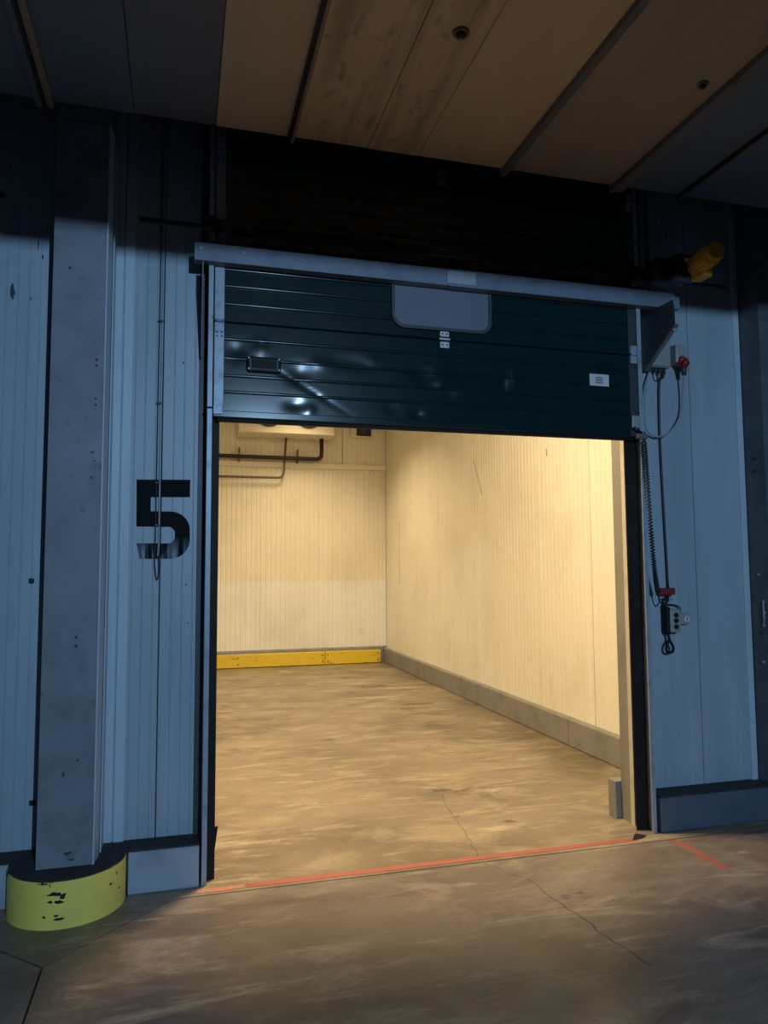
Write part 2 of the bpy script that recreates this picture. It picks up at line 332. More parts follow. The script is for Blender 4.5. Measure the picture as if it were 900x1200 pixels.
# fascia and downstand added to cut the light, roof and back of the gap above the door
struct(G().box(-9, 9, -10.2, -10.0, 3.235, 5.0).build('trim_sky_cutoff', 'dark_wall'), 'unseen fascia added at the outer edge of the canopy to cut the sky light')
struct(G().box(-9, 9, -1.35, -1.15, 3.215, 3.88).build('trim_lamp_cutoff', 'dark_wall'), 'unseen downstand added under the canopy behind the camera to cut the lamp light')
struct(G().box(-9, 9, -10.2, 4.2, 5.0, 5.15).build('trim_2', 'dark_wall'), 'roof deck above the canopy ceiling')
struct(G().box(-60, 60, -60, -11, -1.30, -1.20).build('floor', 'asphalt'), 'asphalt yard beyond the loading bay')

# ================================================================== COLUMNS
t = thing('column_casing', (-.48, 3.72, .208), 'tall galvanised steel column casing standing on the yellow half-round plinth', 'column')
G().prism([(-.605, 3.72), (-.363, 3.72), (-.352, 3.80), (-.352, 3.99), (-.605, 3.99)], .208, 3.74).build('casing', 'galv', t)
G().prism([(-.366, 3.716), (-.360, 3.716), (-.348, 3.82), (-.354, 3.82)], .208, 3.74).build('edge_strip', 'flash', t)
G().box(-.349, -.343, 3.86, 3.97, .208, 3.74).build('edge_strip', 'flash', t)
G().box(-.590, -.378, 3.727, 3.98, 3.75, 4.3).build('casing_top', 'ceil_mid', t)
for x, z in ((-.40, 2.56), (-.40, 2.53), (-.40, 2.37), (-.40, 2.34), (-.46, 1.24), (-.46, 1.20), (-.41, 1.99), (-.53, 3.0)):
    G().cyl((x, 3.7195, z), (x, 3.716, z), .006, 8).build('bolt', 'black', t)
pil_root = t
# yellow half-round plinth
cxp, cyp, rp = -.482, 3.832, .256
arc = [(cxp + rp * math.cos(a), cyp + rp * math.sin(a)) for a in [math.pi + math.pi * i / 40 for i in range(41)]]
t = thing('column_plinth', (cxp, cyp, 0), 'yellow painted half-round concrete plinth under the galvanised column', 'plinth')
G().prism(arc + [(cxp + rp, 3.845), (cxp - rp, 3.845)], 0.0, .200, smooth=False).build('drum', 'yellow_plinth', t)
arc2 = [(cxp + (rp - .003) * math.cos(a), cyp + (rp - .003) * math.sin(a)) for a in [math.pi + math.pi * i / 40 for i in range(41)]]
G().prism(arc2 + [(cxp + rp - .003, 3.845), (cxp - rp + .003, 3.845)], .200, .207).build('top_cap', 'tar', t)
G().cyl((-.221, 3.835, 0.002), (-.221, 3.835, .205), .0045, 8).build('corner_rod', 'black_steel', t)
plinth_root = t
# right column
t = thing('column_casing', (3.70, 3.81, .0), 'column casing with shade put into its dark colour at the right edge beside the control pendant', 'column')
G().prism([(3.55, 3.81), (3.95, 3.81), (3.95, 3.985), (3.555, 3.985)], 0.0, 4.3).build('casing', 'galv_shaded', t)
for y, z in ((3.90, 1.50), (3.87, 1.33), (3.865, 1.26), (3.875, 1.18), (3.9, 2.24), (3.9, 2.16), (3.89, .95)):
    G().cyl((3.553, y, z), (3.542, y, z), .008, 10).build('bolt', 'galv_bright' if z < 1.6 else 'black', t)
G().tube(spline([(3.545, 3.87, 1.33), (3.54, 3.865, 1.30), (3.54, 3.862, 1.22), (3.545, 3.875, 1.18)]), .005, 6).build('hook', 'galv_bright', t)

# painted number on the wall
def five():
    P = [(-.222, 2.016), (.046, 2.022), (.046, 1.930), (-.150, 1.926), (-.150, 1.853), (-.04, 1.853)]
    def arcp(cx, cz, rx, rz, a0, a1, n=10): return [(cx + rx * math.cos(R(a0 + (a1 - a0) * i / n)), cz + rz * math.sin(R(a0 + (a1 - a0) * i / n))) for i in range(n + 1)]
    P += arcp(-.050, 1.755, .098, .098, 85, 0) + arcp(-.050, 1.705, .098, .098, 0, -90)
    P += [(-.200, 1.607), (-.216, 1.687), (-.062, 1.687)]
    P += arcp(-.062, 1.719, .034, .032, -80, 0, 5) + arcp(-.062, 1.742, .034, .031, 0, 88, 5)
    P += [(-.219, 1.773)]
    return P
g = G().prism(five(), YP - .0015, YP + .002, 'y').at(-.09, YP, 1.607)
o = g.build('painted_number', 'stencil')
tag(o, 'black stencilled figure 5 painted on the ribbed wall', 'number')

# scuffs and scratches with a shape of their own
def blot(cx_, cz_, rx, rz, n=11):
    return [(cx_ + rx * math.cos(2 * math.pi * i / n) * random.uniform(.55, 1.15), cz_ + rz * math.sin(2 * math.pi * i / n) * random.uniform(.45, 1.15)) for i in range(n)]
for cx_, cz_, rx, rz in ((-.500, .150, .036, .012), (-.470, .140, .016, .012), (-.520, .118, .014, .006), (-.485, .116, .020, .009), (-.478, .045, .026, .008), (-.495, .060, .012, .005), (-.545, .055, .008, .006), (-.28, .13, .008, .006), (-.25, .09, .006, .005)):
    V = []
    for (x_, z_) in blot(cx_, cz_, rx, rz):
        a = math.acos(max(-.999, min(.999, (x_ - cxp) / rp))); V.append((x_, cyp - (rp + .0012) * math.sin(a), z_))
    n = len(V); G().add(V + [(v[0], v[1] + .004, v[2]) for v in V], [tuple(range(n))] + [(i, (i + 1) % n, n + (i + 1) % n, n + i) for i in range(n)]).build('scuff', 'black', plinth_root)
for cx_, cz_, rx, rz in ((-.470, .268, .022, .010), (-.455, .240, .016, .005), (-.41, 2.11, .012, .008), (-.40, 2.069, .007, .007), (-.50, .62, .008, .012), (-.44, .68, .007, .006)):
    G().prism(blot(cx_, cz_, rx, rz), 3.7188, 3.7205, 'y').build('scuff', 'grey_dark', pil_root)
for cx_, cz_, rx, rz in ((-.742, 3.27, .003, .03), (-.722, 3.215, .004, .04), (-.70, 3.15, .005, .02), (-.272, 1.347, .008, .007), (-.27, 1.30, .012, .005), (.032, 1.473, .007, .006), (.044, 1.275, .008, .004), (.002, 2.647, .009, .006), (-.749, 2.925, .004, .012), (3.17, 1.215, .006, .006), (-.835, 2.95, .014, .05)):
    G().prism(blot(cx_, cz_, rx, rz), YP - .0012, YP + .002, 'y').build('scuff', 'grey_dark', wf)
for pts_ in (((11.205, 2.3), (11.21, 1.95), (11.22, 1.3)), ((8.10, 2.82), (7.976, 2.60), (7.858, 2.39)), ((6.30, 2.68), (6.29, 2.61))):
    V = [(y_ - .004, z_) for y_, z_ in pts_] + [(y_ + .004, z_) for y_, z_ in reversed(pts_)]
    G().prism(V, 3.3490, 3.3512, 'x').build('scratch', 'pipe_grey', wr)
for cx_, cy_, rx, ry in ((2.66, 8.19, .20, .07), (2.42, 7.05, .14, .06), (2.47, 7.95, .12, .04), (2.50, 9.6, .25, .1)):
    G().prism(blot(cx_, cy_, rx, ry, 15), -.001, .0007, 'z').build('oil_stain', 'stain', fl_o)

# cable clipped over the panel seam above and across the number
t = thing('wall_cable', (-.116, YP, 1.50), 'thin grey cable run down the wall across the painted 5', 'cable')
G().tube(spline([(-.104, 3.976, 4.6), (-.106, 3.976, 3.2), (-.108, 3.976, 2.3), (-.106, 3.976, 1.75), (-.110, 3.975, 1.62)], 4), .0042, 8).build('cable', 'facade', t)
G().tube(spline([(-.118, 3.98, 4.6), (-.121, 3.98, 3.2), (-.123, 3.98, 2.3), (-.124, 3.98, 1.72), (-.126, 3.978, 1.60), (-.118, 3.975, 1.515), (-.108, 3.972, 1.505), (-.104, 3.975, 1.56), (-.108, 3.978, 1.62)], 6), .0030, 8).build('cable', 'black', t)
for z in (3.4, 2.86, 2.42, 2.0, 1.78): G().bbox(-.130, -.098, 3.970, 3.992, z - .005, z + .005, .002, 1).build('clip', 'grey_dark', t)
# small marks screwed to the wall
for x, z, lb in ((-.705, 1.50, 'small dark bracket on the panel left of the column, upper one'), (-.672, .43, 'small dark bracket on the panel left of the column near the floor')):
    o = G().bbox(x - .012, x + .012, YP - .012, YP + .002, z - .012, z + .012, .003, 1).at(x, YP, z).build('wall_bracket', 'black'); tag(o, lb, 'bracket')

# ================================================================== SECTIONAL DOOR
YD = 3.88
door = thing('sectional_door', (1.42, YD, 2.31), 'dark green ribbed sectional door raised halfway above the lit opening', 'door')
DX0, DX1 = .208, 2.632
ribs_all = [2.477, 2.564, 2.656, 2.759, 2.948, 3.045, 3.135, 3.232]
def dents(x, z):
    d = 0.0
    for (cx_, cz_, rx, rz, a) in ((.60, 2.60, .06, .05, .010), (.72, 2.66, .05, .03, -.006), (.27, 2.70, .05, .05, .009), (.40, 2.72, .04, .04, -.006), (.58, 2.43, .05, .03, .008), (.66, 2.40, .03, .03, -.006),
                                  (.90, 2.68, .10, .035, .006), (1.02, 2.70, .05, .03, -.004), (1.30, 2.64, .06, .035, .008), (1.42, 2.60, .05, .04, -.006), (1.62, 2.67, .09, .04, .006), (1.52, 2.56, .04, .03, -.006),
                                  (1.80, 2.61, .025, .06, .007), (1.87, 2.66, .02, .05, -.005), (1.12, 2.44, .05, .03, .004), (1.27, 2.41, .03, .02, .005), (1.88, 2.45, .04, .04, .004), (2.1, 2.47, .1, .03, .003)):
        q = ((x - cx_) / rx) ** 2 + ((z - cz_) / rz) ** 2
        if q < 6: d += (.45 if cx_ < 1.2 else .95) * a * math.exp(-q)
    # crease running down from the handle
    s = (x - .50) * .55 + (z - 2.60)
    if .28 < x < .95: d += .0018 * math.exp(-(s / .012) ** 2) * math.exp(-((x - .62) / .25) ** 2)
    return d
def section(z0, z1, ribs, dent, nx=220):
    g = G(); zz = [z0 + .0, z0 + .004]
    for r in sorted(ribs): zz += [r - .024] + [r + .009 * math.sin(R(a)) for a in (-90, -62, -38, -15, 10, 38, 62, 90)] + [r + .02]
    zz += [z1 - .004, z1]
    zz = sorted(zz); fine = []
    for a, b in zip(zz[:-1], zz[1:]):
        k = max(1, int((b - a) / (.012 if dent else .05))); fine += [a + (b - a) * i / k for i in range(k)]
    fine.append(zz[-1])
    n = nx if dent else 8
    vs = []
    for z in fine:
        y = YD
        for r in ribs:
            q = z - r
            if abs(q) < .009: y -= .010 * math.sqrt(max(0, 1 - (q / .009) ** 2))
        if z < z0 + .003 or z > z1 - .003: y += .006
        for i in range(n + 1):
            x = DX0 + (DX1 - DX0) * i / n
            vs.append((x, y + (dents(x, z) if dent else 0), z))
    m = n + 1
    fs = [(k * m + i, k * m + i + 1, (k + 1) * m + i + 1, (k + 1) * m + i) for k in range(len(fine) - 1) for i in range(n)]
    g.add(vs, fs, True)
    g.box(DX0, DX1, YD + .024, YD + .042, z0, z1)
    return g
def sharp_rows(o):
    zs = [r + d - door.location.z for r in ALLR for d in (-.009, .009)] + [z - door.location.z for z in (2.349, 2.844, 2.856, 3.329, 3.341, 3.809, 3.821, 4.296)]
    me = o.data; hit = {v.index for v in me.vertices if any(abs(v.co.z - z) < 4e-4 for z in zs)}
    for e in me.edges:
        if e.vertices[0] in hit and e.vertices[1] in hit: e.use_edge_sharp = True
ALLR = [2.477, 2.564, 2.656, 2.759, 2.948, 3.045, 3.135, 3.232, 3.43, 3.525, 3.62, 3.715, 3.91, 4.0, 4.1, 4.2]
sharp_rows(section(2.345, 2.848, [2.477, 2.564, 2.656, 2.759], True).build('section', 'door', door))
sharp_rows(section(2.852, 3.333, [2.948, 3.045, 3.135, 3.232], False).build('section', 'door', door))
sharp_rows(section(3.337, 3.813, [3.43, 3.525, 3.62, 3.715], False).build('section', 'door', door))
sharp_rows(section(3.817, 4.30, [3.91, 4.0, 4.1, 4.2], False).build('section', 'door', door))
bs = G().bbox(.165, 2.70, YD - .004, YD + .044, 2.340, 2.380, .006, 1).build('bottom_rail', 'door', door)
G().bbox(.170, 2.695, YD + .004, YD + .036, 2.320, 2.341, .008, 2).build('rubber_lip', 'rubber', bs)
# galvanised end stiles in section-high lengths
for x0, x1 in ((.155, .207), (2.633, 2.695)):
    for z0, z1 in ((2.345, 2.845), (2.855, 3.33), (3.34, 3.80), (3.82, 4.28)):
        st = G().bbox(x0, x1, YD - .010, YD + .03, z0, z1, .003, 1).build('end_stile', 'galv_bright' if x0 < 1 else 'grey_dark', door)
        for dz in (.03, .055, .075):
            for dx in (.014, .038):
                G().cyl((x0 + dx, YD - .0095, z1 - dz), (x0 + dx, YD - .013, z1 - dz), .005, 8).build('screw', 'black', st)
    for zj in (2.85, 3.335, 3.81):
        xm = (x0 + x1) / 2
        h = G().box(xm - .022, xm + .022, YD - .0145, YD - .0105, zj - .055, zj + .055).cyl((xm - .021, YD - .02, zj), (xm + .021, YD - .02, zj), .008, 10)
        h.build('end_hinge', 'galv_bright', door)
# middle hinges
for zj in (2.85, 3.335, 3.81):
    h = G().bbox(1.405, 1.460, YD - .018, YD - .008, zj + .014, zj + .044, .003, 1).bbox(1.405, 1.460, YD - .018, YD - .008, zj - .052, zj - .016, .003, 1).cyl((1.40, YD - .014, zj), (1.465, YD - .014, zj), .007, 10)
    hh = h.build('hinge', 'white_lab' if zj < 3 else 'galv', door)
    for dx in (.014, .041):
        for dz in (.029, -.034): G().cyl((1.405 + dx, YD - .0175, zj + dz), (1.405 + dx, YD - .0215, zj + dz), .005, 8).build('screw', 'black', hh)
# window
def rrect(x0, x1, z0, z1, r, n=8):
    P = []
    for cx_, cz_, a in ((x1 - r, z1 - r, 0), (x0 + r, z1 - r, 90), (x0 + r, z0 + r, 180), (x1 - r, z0 + r, 270)):
        P += [(cx_ + r * math.cos(R(a + 90 * i / n)), cz_ + r * math.sin(R(a + 90 * i / n))) for i in range(n + 1)]
    return P
o1, i1 = rrect(1.122, 1.724, 2.898, 3.268, .075), rrect(1.140, 1.706, 2.916, 3.250, .060)
g = G(); n = len(o1)
vs = [(x, YD - .018, z) for x, z in o1] + [(x, YD - .018, z) for x, z in i1] + [(x, YD + .004, z) for x, z in o1] + [(x, YD - .006, z) for x, z in i1]
fs = []
for i in range(n):
    k = (i + 1) % n; fs += [(i, k, n + k, n + i), (i, 2 * n + i, 2 * n + k, k), (n + i, n + k, 3 * n + k, 3 * n + i)]
g.add(vs, fs); wo = g.build('window_frame', 'grey_dark', door)
G().prism(rrect(1.136, 1.710, 2.912, 3.254, .062), YD - .010, YD - .004, 'y').build('pane', 'acrylic', wo)
# recessed pull handle
h = G().bbox(.322, .505, YD - .026, YD + .01, 2.588, 2.674, .018, 3).build('handle', 'black', door)
G().bbox(.345, .482, YD - .0285, YD - .02, 2.606, 2.656, .004, 1).build('grip_recess', 'rubber', h)
for dx in (.334, .493):
    for dz in (2.602, 2.660): G().cyl((dx, YD - .024, dz), (dx, YD - .0295, dz), .005, 8).build('screw', 'galv_bright', h)
# sticker
s = G().box(2.356, 2.487, YD - .0125, YD - .0108, 2.640, 2.712).build('sticker', 'white_lab', door)
for k in range(4): G().box(2.395, 2.448 - (k % 2) * .008, YD - .0132, YD - .0124, 2.656 + k * .011, 2.662 + k * .011).build('print_line', 'print', s)

# tracks, seals and hardware on both sides
def track(xo, xi, side, lb):
    t = thing('door_track', ((xo + xi) / 2, 3.90, 0), lb, 'door track')
    s = 1 if side == 'l' else -1
    G().bbox(min(xo, xo + s * .006), max(xo, xo + s * .006), 3.865, YP, 0, 4.2, .001, 1).build('web', 'galv_bright', t)
    G().bbox(min(xo, xi), max(xo, xi), 3.858, 3.864, 0, 4.2, .001, 1).build('lip', 'galv_bright', t)
    G().bbox(min(xo - s * .040, xo), max(xo - s * .040, xo), YP - .008, YP - .001, 0, 4.2, .001, 1).build('wall_flange', 'grey_dark' if side == 'l' else 'facade', t)
    for z in [.12 + k * .155 for k in range(24)]:
        G().cyl((xo - s * .018, YP - .007, z), (xo - s * .018, YP - .014, z), .007, 8).build('bolt', 'black', t)
    return t
tl = track(.124, .149, 'l', 'galvanised door track with bolts on the left of the opening')
tr = track(2.714, 2.686, 'r', 'galvanised door track on the right of the opening beside the coiled cord')
o = G().prism([(.152, 3.925), (.190, 3.925), (.186, 3.96), (.186, 3.992), (.152, 3.992)], 0.0, 3.12).at(.17, 3.95, 0)
# ragged lower end of the left seal
ob = o.build('rubber_seal', 'rubber'); tag(ob, 'black rubber side seal along the left edge of the opening', 'seal')
fl_ = G().add([(.186, 3.932, .10), (.2035, 3.938, .235), (.206, 3.938, .25), (.186, 3.932, .25), (.186, 3.946, .10), (.2035, 3.95, .235), (.206, 3.95, .25), (.186, 3.946, .25)],
              [(0, 1, 2, 3), (7, 6, 5, 4), (0, 4, 5, 1), (1, 5, 6, 2), (2, 6, 7, 3), (3, 7, 4, 0)]).build('torn_flap', 'rubber', ob)
o = G().prism([(2.622, 3.926), (2.705, 3.926), (2.705, 3.992), (2.682, 3.992)], 0.0, 3.12).at(2.66, 3.95, 0).build('rubber_seal', 'rubber'); tag(o, 'broad black rubber side seal along the right edge of the opening', 'seal')
o = G().box(.192, 2.626, 3.924, 3.992, 3.08, 3.128).at(1.4, 3.95, 3.08).build('rubber_seal', 'rubber'); tag(o, 'black rubber head seal behind the top of the green door', 'seal')
# rollers / cable attachment at the foot of the door
for x, lb in ((.135, 'roller bracket at the lower left corner of the green door'), (2.70, 'roller bracket at the lower right corner of the green door')):
    t = thing('roller_bracket', (x, 3.85, 2.34), lb, 'bracket')
    if x < 1:
        G().bbox(.153, .20, 3.855, 3.869, 2.352, 2.40, .003, 1).build('plate', 'galv_bright', t)
        G().cyl((.15, 3.862, 2.385), (.12, 3.862, 2.385), .007, 10).build('axle', 'black_steel', t)
    else:
        G().bbox(2.632, 2.690, 3.853, 3.868, 2.392, 2.470, .008, 2).build('plate', 'grey_plastic', t)
        G().cyl((2.64, 3.858, 2.395), (2.70, 3.858, 2.36), .010, 10).build('arm', 'black', t)
        G().bbox(2.655, 2.735, 3.845, 3.870, 2.325, 2.360, .008, 2).build('buffer', 'gusset_tan', t)

# ================================================================== BEAM, SHAFT, MOTOR
t = thing('steel_beam', (1.5, 3.80, 3.135), 'galvanised steel beam crossing the front of the green door', 'beam')
G().prism([(3.80, 3.140), (3.80, 3.233), (3.858, 3.233), (3.858, 3.225), (3.806, 3.225), (3.806, 3.148), (3.858, 3.148), (3.858, 3.140)], .050, 1.44, 'x').build('channel', 'beam', t)
G().prism([(3.798, 3.138), (3.798, 3.235), (3.858, 3.235), (3.858, 3.227), (3.804, 3.227), (3.804, 3.146), (3.858, 3.146), (3.858, 3.138)], 1.44, 2.955, 'x').build('channel', 'beam', t)
G().bbox(1.425, 1.60, 3.792, 3.799, 3.150, 3.226, .002, 1).build('splice_plate', 'galv_bright', t)
G().bbox(.049, .056, 3.802, 3.857, 3.146, 3.228, .001, 1).build('end_plate', 'galv_bright', t)
for x in (1.40, 1.50): G().bbox(x - .022, x + .022, 3.80, 3.85, 3.235, 3.34, .004, 1).build('bearing_bracket', 'black_steel', t)
for x in (.08, .30, 2.6, 2.9): G().cyl((x, 3.799, 3.20), (x, 3.793, 3.20), .008, 8).build('bolt', 'galv_bright', t)
t = thing('torsion_shaft', (1.5, 3.77, 3.30), 'black torsion shaft with springs lying above the steel beam', 'shaft')
G().cyl((-.222, 3.77, 3.305), (3.27, 3.77, 3.295), .0135, 14).build('shaft', 'black_steel', t)
for x0, x1 in ((.35, 1.30), (1.62, 2.45)):
    pts = []; n = int((x1 - x0) / .011)
    for k in range(n * 8 + 1):
        a = 2 * math.pi * k / 8; pts.append((x0 + (x1 - x0) * k / (n * 8), 3.77 + .036 * math.cos(a), 3.30 + .036 * math.sin(a)))
    G().tube(pts, .0048, 4).build('spring', 'black_steel', t)
for x in (.17, 2.64):
    G().cyl((x - .05, 3.77, 3.30), (x - .02, 3.77, 3.30), .062, 24).cyl((x - .02, 3.77, 3.30), (x + .05, 3.77, 3.30), .050, 24).build('cable_drum', 'black_steel', t)
o = G().cyl((-1.6, 3.77, 3.345), (-.838, 3.77, 3.345), .0135, 14).at(-1.2, 3.77, 3.345).build('torsion_shaft', 'black_steel'); tag(o, 'black shaft end of the neighbouring door at the left edge', 'shaft')

t = thing('door_motor', (2.80, 3.70, 3.236), 'yellow tube-shaped door motor with black gearbox on the beam end', 'motor')
G().bbox(2.685, 2.90, 3.64, 3.76, 3.237, 3.385, .025, 3).build('gearbox', 'black', t)
G().bbox(2.76, 2.94, 3.56, 3.66, 3.238, 3.38, .02, 3).build('gearbox_cover', 'black', t)
G().bbox(2.865, 2.935, 3.47, 3.58, 3.215, 3.30, .012, 2).build('terminal_box', 'motor', t)
mo = G().cyl((2.895, 3.60, 3.30), (2.862, 3.37, 3.31), .060, 28).build('motor_body', 'motor', t)
G().cyl((2.8615, 3.372, 3.31), (2.858, 3.345, 3.311), .060, 28, .046).build('end_cap', 'motor', mo)
for k in range(9):
    a = 2 * math.pi * k / 9
    G().cyl((2.893 + .059 * math.cos(a), 3.58, 3.301 + .059 * math.sin(a)), (2.865 + .059 * math.cos(a), 3.39, 3.309 + .059 * math.sin(a)), .005, 6).build('cooling_fin', 'motor', mo)
G().bbox(2.815, 2.85, 3.553, 3.561, 3.325, 3.35, .001, 1).build('rating_plate', 'white_lab', t)

# gusset brackets under both beam ends
for x, m, lb in ((.092, 'gusset_tan', 'weathered steel gusset bracket under the left end of the beam'), (2.80, 'grey_dark', 'steel gusset bracket with shade put into its dark colour under the right end of the beam')):
    t = thing('beam_bracket', (x, 3.95, 2.80), lb, 'bracket')
    G().prism([(YP, 3.135), (3.66, 3.135), (3.648, 3.075), (3.648, 2.985), (3.95, 2.79), (YP, 2.77)] if x > 1 else [(YP, 3.135), (3.80, 3.135), (3.80, 3.04), (3.94, 2.67), (YP, 2.67)], x - .003, x + .003, 'x').build('gusset', m, t)
    if x > 1:
        G().prism([(3.648, 2.985), (3.95, 2.79), (3.95, 2.778), (3.64, 2.975)], x - .003, x + .022, 'x').build('flange', 'gusset_tan', t)
        G().cyl((x - .001, 3.668, 2.955), (x + .03, 3.668, 2.955), .006, 8).build('bolt', 'galv_bright', t)

# ================================================================== CONTROLS ON THE RIGHT PANEL
t = thing('control_box', (2.88, YP, 2.79), 'grey wall-mounted control box behind the right gusset bracket', 'control box')
G().bbox(2.808, 2.962, 3.915, YP, 2.80, 3.10, .006, 2).build('housing', 'grey_plastic', t)
G().bbox(2.812, 2.958, 3.905, 3.916, 2.806, 3.096, .004, 2).build('lid', 'grey_plastic', t)
for x in (2.835, 2.875, 2.91, 2.94): G().cyl((x, 3.95, 2.802), (x, 3.95, 2.775), .010, 10).build('cable_gland', 'grey_dark', t)
t = thing('power_socket', (3.03, YP, 2.76), 'grey power socket with a red round plug beside the control box', 'socket')
G().bbox(2.995, 3.070, 3.90, YP, 2.835, 2.955, .01, 2).build('housing', 'grey_plastic', t)
G().cyl((3.035, 3.93, 2.865), (3.042, 3.885, 2.83), .030, 20, .032).build('socket_collar', 'red', t)
G().cyl((3.042, 3.885, 2.83), (3.046, 3.868, 2.816), .025, 20, .022).build('plug', 'red', t)
G().cyl((3.045, 3.90, 2.815), (3.048, 3.90, 2.755), .022, 14, .014).build('plug_grip', 'grey_dark', t)
def cable(name, pts, r, m, lb, k=8, n=8):
    q = pts[-1]; o = G().tube(spline(pts, k), r, n).at(*q).build(name, m); return tag(o, lb, 'cable')
cable('power_cable', [(3.047, 3.90, 2.765), (3.062, 3.94, 2.62), (3.045, 3.95, 2.50), (2.97, 3.955, 2.40), (2.88, 3.955, 2.365), (2.81, 3.95, 2.39), (2.785, 3.945, 2.45), (2.79, 3.945, 2.60), (2.805, 3.95, 2.70), (2.835, 3.95, 2.78)], .006, 'cable_grey', 'grey power cable hanging in a wide loop from red plug to box')
cable('power_cable', [(2.985, 3.975, 3.13), (2.99, 3.972, 3.0), (3.0, 3.97, 2.93)], .006, 'black', 'short black cable entering the power socket from above', 6)
cable('control_cable', [(2.94, 3.95, 2.780), (2.935, 3.955, 2.75), (2.918, 3.972, 2.72), (2.912, 3.978, 2.5), (2.914, 3.978, 2.2), (2.923, 3.978, 1.8), (2.932, 3.978, 1.42)], .0075, 'black', 'black control cable running straight down from the control box')
cable('control_cable', [(2.875, 3.95, 2.778), (2.878, 3.94, 2.745), (2.90, 3.94, 2.735), (2.912, 3.95, 2.778)], .004, 'grey_dark', 'small cable loop directly under the control box', 6)
for i, x in enumerate((2.80, 2.865)):
    o = G().cyl((x, 3.975, 3.30), (x, 3.975, 4.6), .0105, 8).at(x, 3.975, 3.3).build('conduit', 'black'); tag(o, ('left' if i == 0 else 'right') + ' one of two dark conduits rising above the door motor', 'conduit')

# coiled cord
path = spline([(2.694, 3.832, 2.325), (2.708, 3.836, 2.085), (2.732, 3.85, 1.778), (2.768, 3.875, 1.522), (2.803, 3.90, 1.388)], 40)
pts = []; turns = 62; n = turns * 8
for k in range(n + 1):
    f = k / n * (len(path) - 1); i = min(int(f), len(path) - 2); p = path[i].lerp(path[i + 1], f - i); a = 2 * math.pi * k / 8
    rr = 0.0115 * min(1, k / 12, (n - k) / 12)
    pts.append((p.x + rr * math.cos(a), p.y + rr * math.sin(a), p.z))
pts += spline([pts[-1], (2.815, 3.905, 1.345), (2.832, 3.905, 1.330), (2.853, 3.91, 1.345), (2.868, 3.92, 1.368), (2.880, 3.925, 1.35), (2.882, 3.925, 1.30)], 6)[1:]
o = G().tube(pts, .0044, 5).at(2.80, 3.90, 1.39).build('coiled_cord', 'black'); tag(o, 'black coiled cord hanging beside the right door track', 'cord')
# bracket with pendant
t = thing('cord_hook', (2.90, YP, 1.40), 'dark red bracket holding the black cord above the push-button pendant', 'hook')
G().bbox(2.850, 2.955, 3.935, YP, 1.378, 1.421, .004, 1).build('bar', 'dark_red', t)
G().cyl((2.935, 3.95, 1.38), (2.935, 3.95, 1.345), .004, 8).build('pin', 'galv_bright', t)
t = thing('control_pendant', (2.92, 3.95, 1.13), 'grey push-button pendant in a black rubber holder with loop strap', 'pendant control')
G().bbox(2.878, 2.910, 3.925, 3.985, 1.140, 1.305, .010, 2).build('rubber_back', 'rubber', t)
hs = G().bbox(2.898, 2.972, 3.915, 3.975, 1.150, 1.290, .008, 2).build('housing', 'grey_plastic', t)
for z in (1.255, 1.222, 1.185): G().cyl((2.934, 3.917, z), (2.934, 3.905, z), .0145, 14).build('button', 'black', hs)
G().tube(spline([(2.895, 3.95, 1.15), (2.905, 3.94, 1.10), (2.922, 3.935, 1.062), (2.918, 3.935, 1.034), (2.893, 3.935, 1.028), (2.874, 3.935, 1.042), (2.878, 3.935, 1.075), (2.900, 3.94, 1.11), (2.893, 3.95, 1.15)], 6), .0085, 8).build('loop_strap', 'rubber', t)
G().tube(spline([(2.893, 3.94, 1.37), (2.888, 3.935, 1.34), (2.875, 3.935, 1.31), (2.887, 3.94, 1.285)], 5), .009, 8).build('cord_sleeve', 'rubber', t)
t = thing('key_switch', (3.02, YP, 1.19), 'small grey key switch with metal lock beside the pendant', 'switch')
ks = G().bbox(2.985, 3.052, 3.945, YP, 1.195, 1.262, .006, 2).build('housing', 'grey_plastic', t)
G().cyl((3.030, 3.946, 1.228), (3.030, 3.935, 1.228), .018, 16).build('lock_face', 'white_lab', ks)
G().box(3.027, 3.033, 3.9335, 3.936, 1.217, 1.240).build('key_slot', 'black', ks)
cable('switch_wire', [(3.005, 3.965, 1.26), (3.0, 3.965, 1.30), (2.96, 3.965, 1.315), (2.905, 3.955, 1.318), (2.885, 3.955, 1.30)], .0045, 'grey_dark', 'thin wire joining the key switch to the pendant', 6)

# ================================================================== FLOOR TAPE
def tape(p, q, wd, m, name='floor_tape', n=40, jag=.003):
    p, q = Vector(p), Vector(q); d = (q - p).normalized(); s = Vector((-d.y, d.x)); L = []; Rr = []
    for i in range(n + 1):
        c = p.lerp(q, i / n); h1 = wd / 2 + random.uniform(-jag, jag); h2 = wd / 2 + random.uniform(-jag, jag)
        L.append((c.x + s.x * h1, c.y + s.y * h1)); Rr.append((c.x - s.x * h2, c.y - s.y * h2))
    g = G(); k = n + 1
    g.add([(*a, .0012) for a in L] + [(*a, .0012) for a in Rr] + [(*a, .0) for a in L] + [(*a, .0) for a in Rr],
          [(i, i + 1, k + i + 1, k + i) for i in range(n)] + [(i, 2 * k + i, 2 * k + i + 1, i + 1) for i in range(n)] + [(k + i, k + i + 1, 3 * k + i + 1, 3 * k + i) for i in range(n)])
    return g
g = tape((.335, 3.800), (2.535, 3.805), .044, 'tape').at(1.4, 3.80, 0); o = g.build('floor_tape', 'tape')
tag(o, 'long red floor tape strip across the threshold of the opening', 'floor tape')
tape((.10, 3.795), (.33, 3.800), .040, 'x', jag=.007, n=20).build('worn_end', 'tape_faded', o)
g = tape((2.735, 3.735), (2.732, 3.31), .040, 'tape', n=14).at(2.73, 3.5, 0); o = g.build('floor_tape', 'tape')
